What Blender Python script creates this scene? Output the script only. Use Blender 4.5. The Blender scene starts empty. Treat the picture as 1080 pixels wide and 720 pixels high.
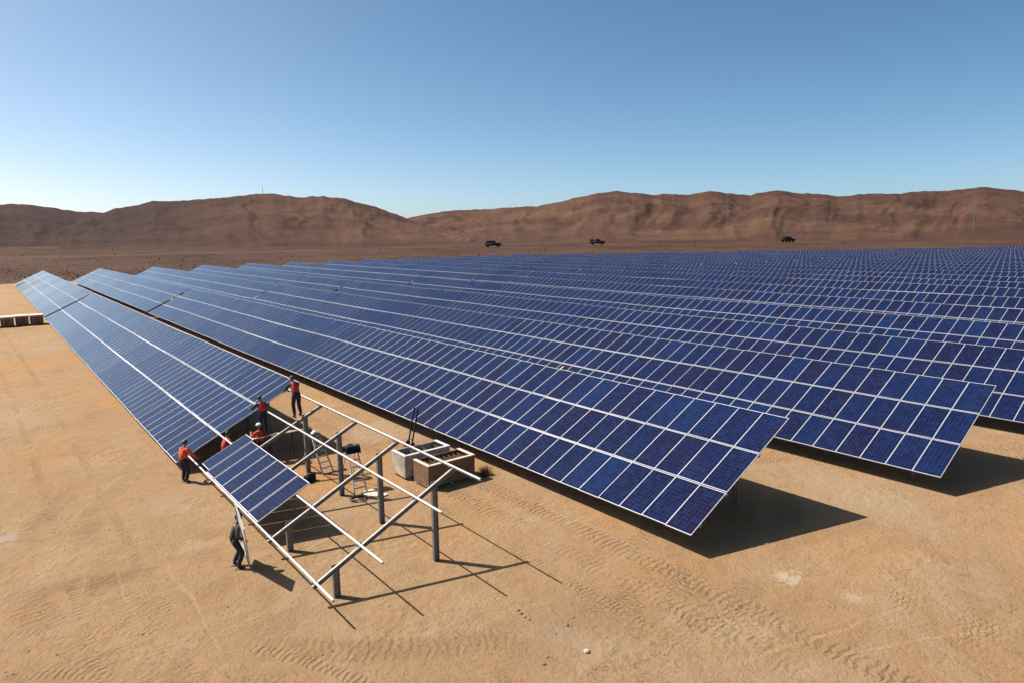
import bpy, bmesh, math, random
from mathutils import Vector, Matrix
random.seed(11)
SC = bpy.context.scene
COL = SC.collection
R = math.radians

# ------------------------------------------------------------------ camera, sky, sun, exposure
F_PX, PITCH, ROLL, YAW, CAM_H = 700.245, -0.158408, -0.012198, 0.672841, 10.0844
FWD = Vector((math.sin(YAW) * math.cos(PITCH), math.cos(YAW) * math.cos(PITCH), math.sin(PITCH)))
RGT = Vector((math.cos(YAW), -math.sin(YAW), 0))
UPV = RGT.cross(FWD)
cr, sr = math.cos(ROLL), math.sin(ROLL)
camd = bpy.data.cameras.new('camera')
camd.sensor_width = 36
camd.lens = F_PX / 1080 * 36
camd.clip_start = 0.1
camd.clip_end = 20000
cam = bpy.data.objects.new('camera', camd)
COL.objects.link(cam)
rt = RGT * cr + UPV * sr
up = UPV * cr - RGT * sr
bk = -FWD
cam.matrix_world = Matrix(((rt.x, up.x, bk.x, 0), (rt.y, up.y, bk.y, 0), (rt.z, up.z, bk.z, CAM_H), (0, 0, 0, 1)))
SC.camera = cam

SUN_DIR = Vector((-0.4876, 0.6532, 1.0)).normalized()
SUN_EL = math.asin(SUN_DIR.z)
SUN_AZ = math.atan2(SUN_DIR.x, SUN_DIR.y)
world = bpy.data.worlds.new('World')
SC.world = world
world.use_nodes = True
wn = world.node_tree
wn.nodes.clear()
w_out = wn.nodes.new('ShaderNodeOutputWorld')
w_bg = wn.nodes.new('ShaderNodeBackground')
w_sky = wn.nodes.new('ShaderNodeTexSky')
w_sky.sky_type = 'NISHITA'
w_sky.sun_disc = False
w_sky.sun_elevation = SUN_EL
w_sky.sun_rotation = SUN_AZ
w_sky.altitude = 1500
w_sky.air_density = 0.6
w_sky.dust_density = 4.0
w_sky.ozone_density = 3.0
w_bg.inputs['Strength'].default_value = 0.07
EXPO = 0.8
# grade of the sky's own light: deeper blue away from the sun, white towards it
w_sep = wn.nodes.new('ShaderNodeSeparateColor')
w_cmb = wn.nodes.new('ShaderNodeCombineColor')
wn.links.new(w_sky.outputs[0], w_sep.inputs[0])
for i_, (a_, g_) in enumerate(((2.35, 1.30), (1.84, 1.10), (1.47, 1.0))):
    p1_ = wn.nodes.new('ShaderNodeMath'); p1_.operation = 'MULTIPLY'; p1_.inputs[1].default_value = 0.08 * 2 ** 0.45
    p2_ = wn.nodes.new('ShaderNodeMath'); p2_.operation = 'POWER'; p2_.inputs[1].default_value = g_
    p3_ = wn.nodes.new('ShaderNodeMath'); p3_.operation = 'MULTIPLY'; p3_.inputs[1].default_value = a_ / (0.07 * 2 ** EXPO)
    wn.links.new(w_sep.outputs[i_], p1_.inputs[0]); wn.links.new(p1_.outputs[0], p2_.inputs[0])
    wn.links.new(p2_.outputs[0], p3_.inputs[0]); wn.links.new(p3_.outputs[0], w_cmb.inputs[i_])
wn.links.new(w_cmb.outputs[0], w_bg.inputs[0])
wn.links.new(w_bg.outputs[0], w_out.inputs[0])

sund = bpy.data.lights.new('sun', 'SUN')
sund.energy = 5.0
sund.angle = R(0.53)
sund.color = (1.0, 0.94, 0.86)
sun = bpy.data.objects.new('sun', sund)
COL.objects.link(sun)
sun.rotation_euler = (-SUN_DIR).to_track_quat('-Z', 'Y').to_euler()
SC.view_settings.view_transform = 'Standard'
SC.view_settings.look = 'None'
SC.view_settings.gamma = 1
SC.view_settings.exposure = EXPO
SC.view_settings.use_curve_mapping = False


def ray(px, py):
    u, v = px - 540, py - 360
    u, v = cr * u + sr * v, -sr * u + cr * v
    return (FWD + RGT * (u / F_PX) - UPV * (v / F_PX)).normalized()


def G(px, py, z=0.0):
    d = ray(px, py)
    k = (z - CAM_H) / d.z
    return Vector((d.x * k, d.y * k, z))


# ------------------------------------------------------------------ object helpers
def tag(o, label=None, cat=None, group=None, kind=None):
    if label: o['label'] = label
    if cat: o['category'] = cat
    if group: o['group'] = group
    if kind: o['kind'] = kind
    return o


def thing(name, label, cat, loc=(0, 0, 0), rz=0.0, group=None):
    o = bpy.data.objects.new(name, None)
    COL.objects.link(o)
    o.empty_display_size = 0.2
    o.location = loc
    o.rotation_euler = (0, 0, rz)
    return tag(o, label, cat, group)


def link(name, me, parent=None):
    o = bpy.data.objects.new(name, me)
    COL.objects.link(o)
    if parent: o.parent = parent
    return o


def mesh_of(name, bm, mats, smooth=False):
    me = bpy.data.meshes.new(name)
    bmesh.ops.recalc_face_normals(bm, faces=bm.faces)
    bm.to_mesh(me)
    bm.free()
    for m in (mats if isinstance(mats, (list, tuple)) else [mats]): me.materials.append(m)
    if smooth:
        for p in me.polygons: p.use_smooth = True
    return me


def obj(name, bm, mats, parent=None, smooth=False):
    return link(name, mesh_of(name, bm, mats, smooth), parent)


def box(bm, c, s, rot=None, mi=0, bevel=0.0):
    m = Matrix.Translation(Vector(c))
    if rot is not None: m = m @ rot.to_4x4()
    g = bmesh.ops.create_cube(bm, size=1.0, matrix=m @ Matrix.Diagonal((s[0], s[1], s[2], 1)))
    vs = set(g['verts'])
    fs = [f for f in bm.faces if f.verts[0] in vs]
    for f in fs: f.material_index = mi
    if bevel > 0:
        es = [e for e in bm.edges if e.verts[0] in vs]
        r = bmesh.ops.bevel(bm, geom=es, offset=bevel, segments=2, affect='EDGES', profile=0.5)
        for f in r['faces']: f.material_index = mi
    return g['verts']


def prism(bm, prof, a, b, upv, mi=0):
    """extrude the 2-D profile (side, up) from point a to point b"""
    a, b = Vector(a), Vector(b)
    d = (b - a).normalized()
    u = Vector(upv)
    u = (u - d * u.dot(d)).normalized()
    s = d.cross(u)
    r0 = [bm.verts.new(a + s * p[0] + u * p[1]) for p in prof]
    r1 = [bm.verts.new(b + s * p[0] + u * p[1]) for p in prof]
    n = len(prof)
    for i in range(n):
        f = bm.faces.new((r0[i], r0[(i + 1) % n], r1[(i + 1) % n], r1[i]))
        f.material_index = mi
    bm.faces.new(r0).material_index = mi
    bm.faces.new(r1[::-1]).material_index = mi


def tube(bm, a, b, r, n=8, mi=0, r2=None):
    r2 = r if r2 is None else r2
    a, b = Vector(a), Vector(b)
    d = (b - a).normalized()
    u = d.orthogonal().normalized()
    s = d.cross(u)
    q = [(math.cos(2 * math.pi * i / n), math.sin(2 * math.pi * i / n)) for i in range(n)]
    r0 = [bm.verts.new(a + (u * c + s * t) * r) for c, t in q]
    r1 = [bm.verts.new(b + (u * c + s * t) * r2) for c, t in q]
    for i in range(n):
        bm.faces.new((r0[i], r0[(i + 1) % n], r1[(i + 1) % n], r1[i])).material_index = mi
    bm.faces.new(r0[::-1]).material_index = mi
    bm.faces.new(r1).material_index = mi


def c_prof(w, h, t):
    return [(-w / 2, -h / 2), (w / 2, -h / 2), (w / 2, -h / 2 + t), (-w / 2 + t, -h / 2 + t),
            (-w / 2 + t, h / 2 - t), (w / 2, h / 2 - t), (w / 2, h / 2), (-w / 2, h / 2)]


def i_prof(w, h, t):
    return [(-w / 2, -h / 2), (w / 2, -h / 2), (w / 2, -h / 2 + t), (t / 2, -h / 2 + t), (t / 2, h / 2 - t), (w / 2, h / 2 - t),
            (w / 2, h / 2), (-w / 2, h / 2), (-w / 2, h / 2 - t), (-t / 2, h / 2 - t), (-t / 2, -h / 2 + t), (-w / 2, -h / 2 + t)]


# ------------------------------------------------------------------ materials
class NT:
    def __init__(self, name):
        self.m = bpy.data.materials.new(name)
        self.m.use_nodes = True
        self.t = self.m.node_tree
        self.b = self.t.nodes['Principled BSDF']

    def n(self, typ, **kw):
        n = self.t.nodes.new(typ)
        for k, v in kw.items(): setattr(n, k, v)
        return n

    def put(self, sock, v):
        if isinstance(v, bpy.types.NodeSocket): self.t.links.new(v, sock)
        elif v is not None: sock.default_value = v

    def math(self, op, a, b=None, c=None, clamp=False):
        n = self.n('ShaderNodeMath', operation=op, use_clamp=clamp)
        self.put(n.inputs[0], a); self.put(n.inputs[1], b)
        if c is not None: self.put(n.inputs[2], c)
        return n.outputs[0]

    def sstep(self, v, lo, hi):
        n = self.n('ShaderNodeMapRange', interpolation_type='SMOOTHSTEP')
        self.put(n.inputs['Value'], v); self.put(n.inputs['From Min'], lo); self.put(n.inputs['From Max'], hi)
        return n.outputs['Result']

    def mix(self, f, a, b, blend='MIX'):
        n = self.n('ShaderNodeMix', data_type='RGBA', blend_type=blend)
        self.put(n.inputs[0], f); self.put(n.inputs[6], c4(a)); self.put(n.inputs[7], c4(b))
        return n.outputs[2]

    def noise(self, vec, scale, detail=4, rough=0.55, dist=0.0):
        n = self.n('ShaderNodeTexNoise')
        self.put(n.inputs['Vector'], vec)
        n.inputs['Scale'].default_value = scale; n.inputs['Detail'].default_value = detail
        n.inputs['Roughness'].default_value = rough; n.inputs['Distortion'].default_value = dist
        return n.outputs['Fac']

    def co(self, kind='Object'):
        return self.n('ShaderNodeTexCoord').outputs[kind]

    def scale(self, v, s):
        n = self.n('ShaderNodeVectorMath', operation='MULTIPLY')
        self.put(n.inputs[0], v); n.inputs[1].default_value = s
        return n.outputs[0]

    def bump(self, h, strength, dist, normal=None):
        n = self.n('ShaderNodeBump')
        n.inputs['Strength'].default_value = strength; n.inputs['Distance'].default_value = dist
        self.put(n.inputs['Height'], h)
        if normal is not None: self.put(n.inputs['Normal'], normal)
        return n.outputs[0]

    def set(self, **kw):
        for k, v in kw.items():
            self.put(self.b.inputs[k.replace('_', ' ')], v)
        return self.m


def c4(v):
    if isinstance(v, (tuple, list)) and len(v) == 3: return (v[0], v[1], v[2], 1)
    return v


def simple(name, col, rough=0.6, metal=0.0, var=0.25, scale=6.0, bump=0.0, spec=0.5):
    t = NT(name)
    col = tuple(c * 0.8 for c in col)
    v = t.co('Object')
    f = t.noise(v, scale, 5, 0.6)
    f2 = t.sstep(f, 0.3, 0.7)
    a = tuple(c * (1 - var) for c in col); b = tuple(min(1, c * (1 + var)) for c in col)
    t.set(Base_Color=t.mix(f2, a, b), Roughness=rough, Metallic=metal)
    t.b.inputs['Specular IOR Level'].default_value = spec
    if bump: t.set(Normal=t.bump(t.noise(v, scale * 4, 4), bump, 0.02))
    return t.m


def mat_panel():
    t = NT('solar_glass')
    info = t.n('ShaderNodeObjectInfo')
    at = t.n('ShaderNodeAttribute', attribute_name='pid')
    sc = t.scale(info.outputs['Location'], (0.731, 0.917, 0.533))
    cmb = t.n('ShaderNodeCombineXYZ')
    t.put(cmb.inputs[0], at.outputs['Fac']); t.put(cmb.inputs[1], info.outputs['Random'])
    ad = t.n('ShaderNodeVectorMath', operation='ADD')
    t.put(ad.inputs[0], sc); t.put(ad.inputs[1], cmb.outputs[0])
    wn_ = t.n('ShaderNodeTexWhiteNoise', noise_dimensions='3D')
    t.put(wn_.inputs['Vector'], ad.outputs[0])
    ramp = t.n('ShaderNodeValToRGB')
    e = ramp.color_ramp.elements
    e[0].position = 0.0; e[0].color = (0.0055, 0.0040, 0.024, 1)
    e[1].position = 1.0; e[1].color = (0.0022, 0.0150, 0.066, 1)
    for p_, c_ in ((0.24, (0.0036, 0.0045, 0.028, 1)), (0.55, (0.0022, 0.0060, 0.036, 1)), (0.86, (0.0022, 0.0085, 0.047, 1)), (0.95, (0.0022, 0.0115, 0.056, 1))):
        x = e.new(p_); x.color = c_
    t.put(ramp.inputs[0], wn_.outputs['Value'])
    uv = t.n('ShaderNodeTexCoord').outputs['UV']
    sep = t.n('ShaderNodeSeparateXYZ'); t.put(sep.inputs[0], uv)

    def lines(c, n, w):
        fr = t.math('FRACT', t.math('MULTIPLY', c, n))
        d = t.math('ABSOLUTE', t.math('SUBTRACT', fr, 0.5))
        return t.math('GREATER_THAN', d, 0.5 - w)
    cu = lines(sep.outputs[0], 12, 0.022)
    cv = lines(sep.outputs[1], 6, 0.022)
    bus = lines(sep.outputs[1], 18, 0.03)
    grid = t.math('MAXIMUM', cu, cv)
    # crystal mottling of the polycrystalline cells
    o = t.co('Object')
    vor = t.n('ShaderNodeTexVoronoi', feature='F1'); t.put(vor.inputs['Vector'], o); vor.inputs['Scale'].default_value = 42
    sepc = t.n('ShaderNodeSeparateColor'); t.put(sepc.inputs[0], vor.outputs['Color'])
    # every wafer has its own tint
    fl = t.n('ShaderNodeVectorMath', operation='FLOOR')
    t.put(fl.inputs[0], t.scale(uv, (12, 6, 1)))
    ad2 = t.n('ShaderNodeVectorMath', operation='ADD'); t.put(ad2.inputs[0], fl.outputs[0]); t.put(ad2.inputs[1], t.scale(ad.outputs[0], (7.3, 5.1, 3.7)))
    wn2 = t.n('ShaderNodeTexWhiteNoise', noise_dimensions='3D'); t.put(wn2.inputs['Vector'], ad2.outputs[0])
    waf = t.mix(t.math('MULTIPLY', t.sstep(wn2.outputs['Value'], 0.45, 1.0), 0.65), ramp.outputs[0], (0.0050, 0.0150, 0.060))
    waf = t.mix(t.math('MULTIPLY', t.sstep(wn2.outputs['Value'], 0.45, 0.0), 0.55), waf, (0.0040, 0.0034, 0.017))
    cellc = t.mix(t.math('MULTIPLY', t.sstep(sepc.outputs[0], 0.5, 1.0), 0.5), waf, (0.0060, 0.0140, 0.052))
    c1 = t.mix(t.math('MULTIPLY', bus, 0.07), cellc, (0.3, 0.31, 0.34))
    c2 = t.mix(t.math('MULTIPLY', grid, 0.10), c1, (0.3, 0.31, 0.34))
    # thin film of desert dust, gathered unevenly
    geo = t.n('ShaderNodeNewGeometry')
    dn = t.sstep(t.noise(geo.outputs['Position'], 0.45, 5, 0.6), 0.35, 0.8)
    c3 = t.mix(t.math('MULTIPLY', dn, 0.008), c2, (0.40, 0.30, 0.20))
    rg = t.math('ADD', t.math('MULTIPLY', wn_.outputs['Value'], 0.03), 0.045)
    t.set(Base_Color=c3, Roughness=rg)
    t.b.inputs['Specular IOR Level'].default_value = 0.4
    t.b.inputs['IOR'].default_value = 1.36
    t.b.inputs['Sheen Weight'].default_value = 0.30
    t.b.inputs['Sheen Roughness'].default_value = 0.18
    t.b.inputs['Sheen Tint'].default_value = (0.80, 0.90, 1.0, 1)
    return t.m


M_GLASS = mat_panel()
M_ALU = simple('frame_aluminium', (0.57, 0.575, 0.59), 0.42, 0.2, 0.08, 3)
M_BACK = simple('back_sheet', (0.62, 0.58, 0.50), 0.6, 0, 0.06, 3)
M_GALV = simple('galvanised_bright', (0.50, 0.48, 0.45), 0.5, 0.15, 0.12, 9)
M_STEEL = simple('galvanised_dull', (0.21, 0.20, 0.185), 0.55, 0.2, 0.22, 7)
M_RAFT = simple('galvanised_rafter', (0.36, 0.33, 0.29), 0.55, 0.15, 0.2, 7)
M_WOOD = simple('pallet_wood', (0.42, 0.30, 0.17), 0.8, 0, 0.3, 5, 0.3)
M_CARD = simple('brown_cardboard', (0.19, 0.105, 0.060), 0.85, 0, 0.22, 4, 0.15)
M_WHITEB = simple('white_board', (0.60, 0.57, 0.52), 0.7, 0, 0.1, 4, 0.1)
M_BEIGE = simple('stained_white_board', (0.42, 0.36, 0.30), 0.75, 0, 0.35, 2.2, 0.15)
M_RIM = simple('pale_rim', (0.60, 0.52, 0.39), 0.75, 0, 0.12, 4, 0.1)
M_DARK = simple('dark_rubber', (0.02, 0.02, 0.022), 0.6, 0, 0.3, 5)
M_BLACKP = simple('black_paint', (0.012, 0.012, 0.014), 0.7, 0, 0.25, 2, 0.0, 0.15)
M_TRIM = simple('dark_window', (0.01, 0.012, 0.015), 0.45, 0, 0.1, 2, 0.0, 0.2)
M_STONE = simple('grey_brown_stone', (0.26, 0.19, 0.13), 0.9, 0, 0.35, 14, 0.6)
M_PALE = simple('pale_stone', (0.55, 0.45, 0.32), 0.9, 0, 0.25, 14, 0.6)
M_SCRUB = simple('dry_scrub', (0.080, 0.052, 0.036), 0.9, 0, 0.4, 0.02)
M_SKIN = simple('skin', (0.30, 0.155, 0.095), 0.55, 0, 0.1, 10)
M_EYE = simple('eye_dark', (0.015, 0.01, 0.01), 0.2, 0, 0.1, 10)
M_ORANGE = simple('orange_vest_cloth', (0.80, 0.11, 0.03), 0.8, 0, 0.15, 14, 0.25)
M_RED = simple('red_vest_cloth', (0.55, 0.045, 0.03), 0.8, 0, 0.15, 14, 0.25)
M_NAVY = simple('navy_cloth', (0.018, 0.021, 0.036), 0.85, 0, 0.25, 12, 0.3)
M_OLIVE = simple('grey_olive_cloth', (0.038, 0.040, 0.034), 0.85, 0, 0.2, 12, 0.3)
M_BOOT = simple('boot_leather', (0.030, 0.020, 0.014), 0.6, 0, 0.2, 12)
M_HAIR = simple('black_hair', (0.012, 0.010, 0.009), 0.5, 0, 0.2, 30)
M_HATW = simple('white_helmet', (0.74, 0.73, 0.70), 0.35, 0, 0.05, 6)
M_TAPE = simple('reflective_tape', (0.62, 0.62, 0.55), 0.4, 0, 0.05, 9)
M_YELL = simple('yellow_strip', (0.62, 0.47, 0.12), 0.7, 0, 0.1, 9)
M_RUST = simple('rusty_steel', (0.12, 0.07, 0.045), 0.7, 0.3, 0.35, 3)


# ---- ground
def mat_ground():
    t = NT('desert_ground')
    P = t.co('Object')
    sep = t.n('ShaderNodeSeparateXYZ'); t.put(sep.inputs[0], P)
    x, y = sep.outputs[0], sep.outputs[1]
    big = t.noise(P, 0.055, 5, 0.6, 0.6)
    mid = t.noise(P, 0.33, 6, 0.62, 0.4)
    med = t.noise(P, 1.7, 6, 0.65, 0.3)
    fin = t.noise(P, 11, 5, 0.7)
    grit = t.noise(P, 46, 3, 0.7)
    c = t.mix(t.sstep(big, 0.34, 0.66), (0.2829, 0.1722, 0.0855), (0.3123, 0.2042, 0.1109))
    c = t.mix(t.math('MULTIPLY', t.sstep(mid, 0.50, 0.72), 0.65), c, (0.3418, 0.2389, 0.1393))
    c = t.mix(t.math('MULTIPLY', t.sstep(mid, 0.46, 0.28), 0.60), c, (0.2232, 0.1283, 0.0601))
    c = t.mix(t.math('MULTIPLY', t.sstep(med, 0.52, 0.72), 0.50), c, (0.2171, 0.1283, 0.0666))
    c = t.mix(t.math('MULTIPLY', t.sstep(med, 0.46, 0.28), 0.40), c, (0.3547, 0.2498, 0.1481))
    c = t.mix(t.math('MULTIPLY', t.sstep(fin, 0.52, 0.66), 0.6), c, (0.1679, 0.0962, 0.0491))
    c = t.mix(t.math('MULTIPLY', t.sstep(grit, 0.55, 0.68), 0.6), c, (0.1514, 0.0895, 0.0491))
    c = t.mix(t.math('MULTIPLY', t.sstep(grit, 0.44, 0.30), 0.5), c, (0.3945, 0.2886, 0.1853))
    # stained / scuffed patches (round, soft)
    def patch(px, py, rx, ry, col, k):
        nonlocal c
        g = G(px, py)
        dx = t.math('DIVIDE', t.math('SUBTRACT', x, g.x), rx); dy = t.math('DIVIDE', t.math('SUBTRACT', y, g.y), ry)
        d = t.math('SQRT', t.math('ADD', t.math('MULTIPLY', dx, dx), t.math('MULTIPLY', dy, dy)))
        d = t.math('ADD', d, t.math('ADD', t.math('MULTIPLY', t.math('SUBTRACT', med, 0.5), 3.2), t.math('MULTIPLY', t.math('SUBTRACT', fin, 0.5), 2.2)))
        c = t.mix(t.math('MULTIPLY', t.sstep(d, 1.1, 0.35), k), c, col)
    patch(830, 608, 0.55, 0.42, (0.4075, 0.3207, 0.2225), 0.8)
    patch(900, 630, 0.3, 0.25, (0.3945, 0.3013, 0.2035), 0.55)
    patch(600, 660, 2.1, 1.5, (0.2371, 0.1511, 0.0895), 0.55)
    patch(120, 610, 1.1, 0.8, (0.1575, 0.0962, 0.0522), 0.5)
    patch(60, 620, 1.2, 0.5, (0.1903, 0.1156, 0.0617), 0.45)
    patch(5, 568, 0.6, 0.8, (0.3288, 0.2886, 0.2343), 0.6)
    patch(210, 575, 0.8, 0.6, (0.3685, 0.2760, 0.1789), 0.5)
    patch(300, 655, 1.4, 0.8, (0.2171, 0.1317, 0.0713), 0.4)
    patch(930, 590, 2.6, 1.5, (0.3288, 0.1992, 0.0958), 0.5)
    patch(690, 610, 2.0, 1.4, (0.2959, 0.1764, 0.0831), 0.5)
    # warm orange and greyer zones of the soil, and scraped pale lines
    z1 = t.noise(P, 0.12, 5, 0.65, 0.9)
    c = t.mix(t.math('MULTIPLY', t.sstep(z1, 0.52, 0.66), 0.65), c, (0.3451, 0.1794, 0.0706))
    c = t.mix(t.math('MULTIPLY', t.sstep(z1, 0.47, 0.34), 0.6), c, (0.3090, 0.2237, 0.1445))
    for (ax, ay, bx_, by_, wd) in ((205, 640, 172, 590, .05), (150, 665, 120, 600, .06), (235, 690, 190, 612, .05), (85, 640, 92, 600, .05), (60, 560, 130, 500, .06), (770, 700, 960, 640, .08), (640, 560, 500, 505, .07), (880, 690, 1060, 660, .07)):
        A_, B_ = G(ax, ay), G(bx_, by_); L_ = (B_ - A_).length; D_ = (B_ - A_) / L_
        dx = t.math('SUBTRACT', x, A_.x); dy = t.math('SUBTRACT', y, A_.y)
        al = t.math('ADD', t.math('MULTIPLY', dx, D_.x), t.math('MULTIPLY', dy, D_.y))
        ac = t.math('ABSOLUTE', t.math('ADD', t.math('SUBTRACT', t.math('MULTIPLY', dx, D_.y), t.math('MULTIPLY', dy, D_.x)), t.math('MULTIPLY', t.math('SUBTRACT', mid, 0.5), 0.8)))
        k_ = t.math('MULTIPLY', t.sstep(ac, wd, wd * 0.3), t.math('MULTIPLY', t.sstep(al, -0.4, 0.6), t.sstep(al, L_ + 0.4, L_ - 0.6)))
        k_ = t.math('MULTIPLY', k_, t.sstep(fin, 0.40, 0.56))
        c = t.mix(t.math('MULTIPLY', k_, 0.38), c, (0.4326, 0.3059, 0.1766))
    # crawler and tyre tracks: arcs of pressed lugs
    tr = None; track_mask = None
    arcs = [(13.9, -2000, 2000, 0.46, 0.11), (15.35, -2000, 2000, 0.46, 0.11), (12.6, -2000, 2000, 0.26, 0.08),
            (3.0, -2000, 2000, 0.18, 0.08), (1.2, -2000, 2000, 0.18, 0.08)]
    lst = []
    for x0, _, _, w, lug in arcs:
        ctr = (x0 - 2000.0, 12.0, 2000.0)
        lst.append((ctr[0], ctr[1], ctr[2], w, lug))
    lst += [(14.5, 24.0, 12.8, 0.55, 0.11), (14.5, 24.0, 14.5, 0.55, 0.11), (24.0, 0.0, 15.5, 0.55, 0.12), (24.0, 0.0, 13.8, 0.55, 0.12),
            (8.0, 27.0, 17.4, 0.26, 0.09), (-8.0, 8.0, 13.0, 0.20, 0.08), (-8.0, 8.0, 14.7, 0.20, 0.08)]
    for cx, cy, rad, w, lug in lst:
        dx = t.math('SUBTRACT', x, cx); dy = t.math('SUBTRACT', y, cy)
        rr = t.math('SQRT', t.math('ADD', t.math('MULTIPLY', dx, dx), t.math('MULTIPLY', dy, dy)))
        off = t.math('ABSOLUTE', t.math('SUBTRACT', rr, rad))
        off = t.math('ADD', off, t.math('MULTIPLY', t.math('SUBTRACT', med, 0.5), 0.5))
        mask = t.sstep(off, w, w * 0.6)
        ang = t.math('MULTIPLY', t.math('ARCTAN2', dy, dx), rad * 2 * math.pi / (lug * 2.2))
        ch = t.math('ADD', ang, t.math('MULTIPLY', off, 5.0))
        ch = t.math('ADD', ch, t.math('MULTIPLY', med, 14.0))
        h = t.math('MULTIPLY', t.math('ADD', t.math('SINE', ch), -0.5), mask)
        tr = h if tr is None else t.math('ADD', tr, h)
        track_mask = mask if track_mask is None else t.math('MAXIMUM', track_mask, mask)
    for px_, py_, rx, ry, dirn in ((665, 620, 2.6, 1.5, 0.5), (760, 670, 1.8, 1.2, 0.9), (1000, 640, 2.2, 1.6, 1.3), (930, 585, 2.0, 0.9, 0.2)):
        g = G(px_, py_)
        dx = t.math('SUBTRACT', x, g.x); dy = t.math('SUBTRACT', y, g.y)
        d = t.math('SQRT', t.math('ADD', t.math('POWER', t.math('DIVIDE', dx, rx), 2.0), t.math('POWER', t.math('DIVIDE', dy, ry), 2.0)))
        d = t.math('ADD', d, t.math('MULTIPLY', t.math('SUBTRACT', mid, 0.5), 1.6))
        mask = t.sstep(d, 1.1, 0.7)
        ph = t.math('ADD', t.math('MULTIPLY', dx, math.cos(dirn) * 34), t.math('MULTIPLY', dy, math.sin(dirn) * 34))
        cr_ = t.math('ABSOLUTE', t.math('SINE', t.math('ADD', t.math('MULTIPLY', dx, -math.sin(dirn) * 11), t.math('MULTIPLY', dy, math.cos(dirn) * 11))))
        h = t.math('MULTIPLY', t.math('SINE', t.math('ADD', t.math('ADD', ph, t.math('MULTIPLY', cr_, 3.0)), t.math('MULTIPLY', med, 16.0))), mask)
        tr = t.math('ADD', tr, h)
    wear = t.sstep(t.noise(P, 0.22, 4, 0.6), 0.40, 0.62)
    tr = t.math('MULTIPLY', tr, wear)
    c = t.mix(t.math('MULTIPLY', t.math('MULTIPLY', track_mask, wear), 0.28), c, (0.2301, 0.1376, 0.0713))  # track bands tinted a darker brown
    # natural desert beyond the graded pad
    wob = t.math('MULTIPLY', t.math('SUBTRACT', t.noise(P, 0.03, 4), 0.5), 22.0)
    e1 = t.math('SUBTRACT', y, 198.0)
    e2 = t.math('SUBTRACT', t.math('ADD', y, t.math('MULTIPLY', x, 0.562)), 286.0)
    edge = t.math('ADD', t.math('MAXIMUM', e1, e2), wob)
    pf = t.sstep(edge, -4.0, 6.0)
    pn = t.noise(P, 0.022, 6, 0.62, 0.5)
    pm = t.noise(P, 0.16, 6, 0.7)
    pc = t.mix(t.sstep(pn, 0.36, 0.64), (0.0480, 0.0238, 0.0155), (0.0754, 0.0401, 0.0238))
    pc = t.mix(t.math('MULTIPLY', t.sstep(pm, 0.5, 0.68), 0.6), pc, (0.0337, 0.0190, 0.0129))
    pc = t.mix(t.math('MULTIPLY', t.sstep(pm, 0.45, 0.30), 0.5), pc, (0.0919, 0.0523, 0.0321))
    # a graded access track crossing the plain
    tk = t.math('ABSOLUTE', t.math('SUBTRACT', y, 372.0))
    pc = t.mix(t.math('MULTIPLY', t.sstep(tk, 8.0, 3.5), 0.55), pc, (0.1062, 0.0607, 0.0430))
    c = t.mix(pf, c, pc)
    # far plain keeps the same soil as the foot of the hills
    hb = t.math('ADD', t.math('MULTIPLY', med, 0.5), t.math('MULTIPLY', fin, 0.32))
    hb = t.math('ADD', hb, t.math('MULTIPLY', grit, 0.16))
    hb = t.math('ADD', hb, t.math('MULTIPLY', mid, 1.2))
    nb = t.bump(hb, 0.95, 0.18)
    vo = t.n('ShaderNodeTexVoronoi', feature='SMOOTH_F1'); t.put(vo.inputs['Vector'], P); vo.inputs['Scale'].default_value = 4.5
    churn = t.math('MULTIPLY', vo.outputs['Distance'], t.sstep(t.noise(P, 0.16, 3, 0.6), 0.50, 0.66))
    nb = t.bump(churn, 0.65, 0.09, nb)
    nb = t.bump(tr, 0.58, 0.03, nb)
    t.set(Base_Color=c, Roughness=0.95, Normal=nb)
    t.b.inputs['Specular IOR Level'].default_value = 0.1
    return t.m


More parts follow.
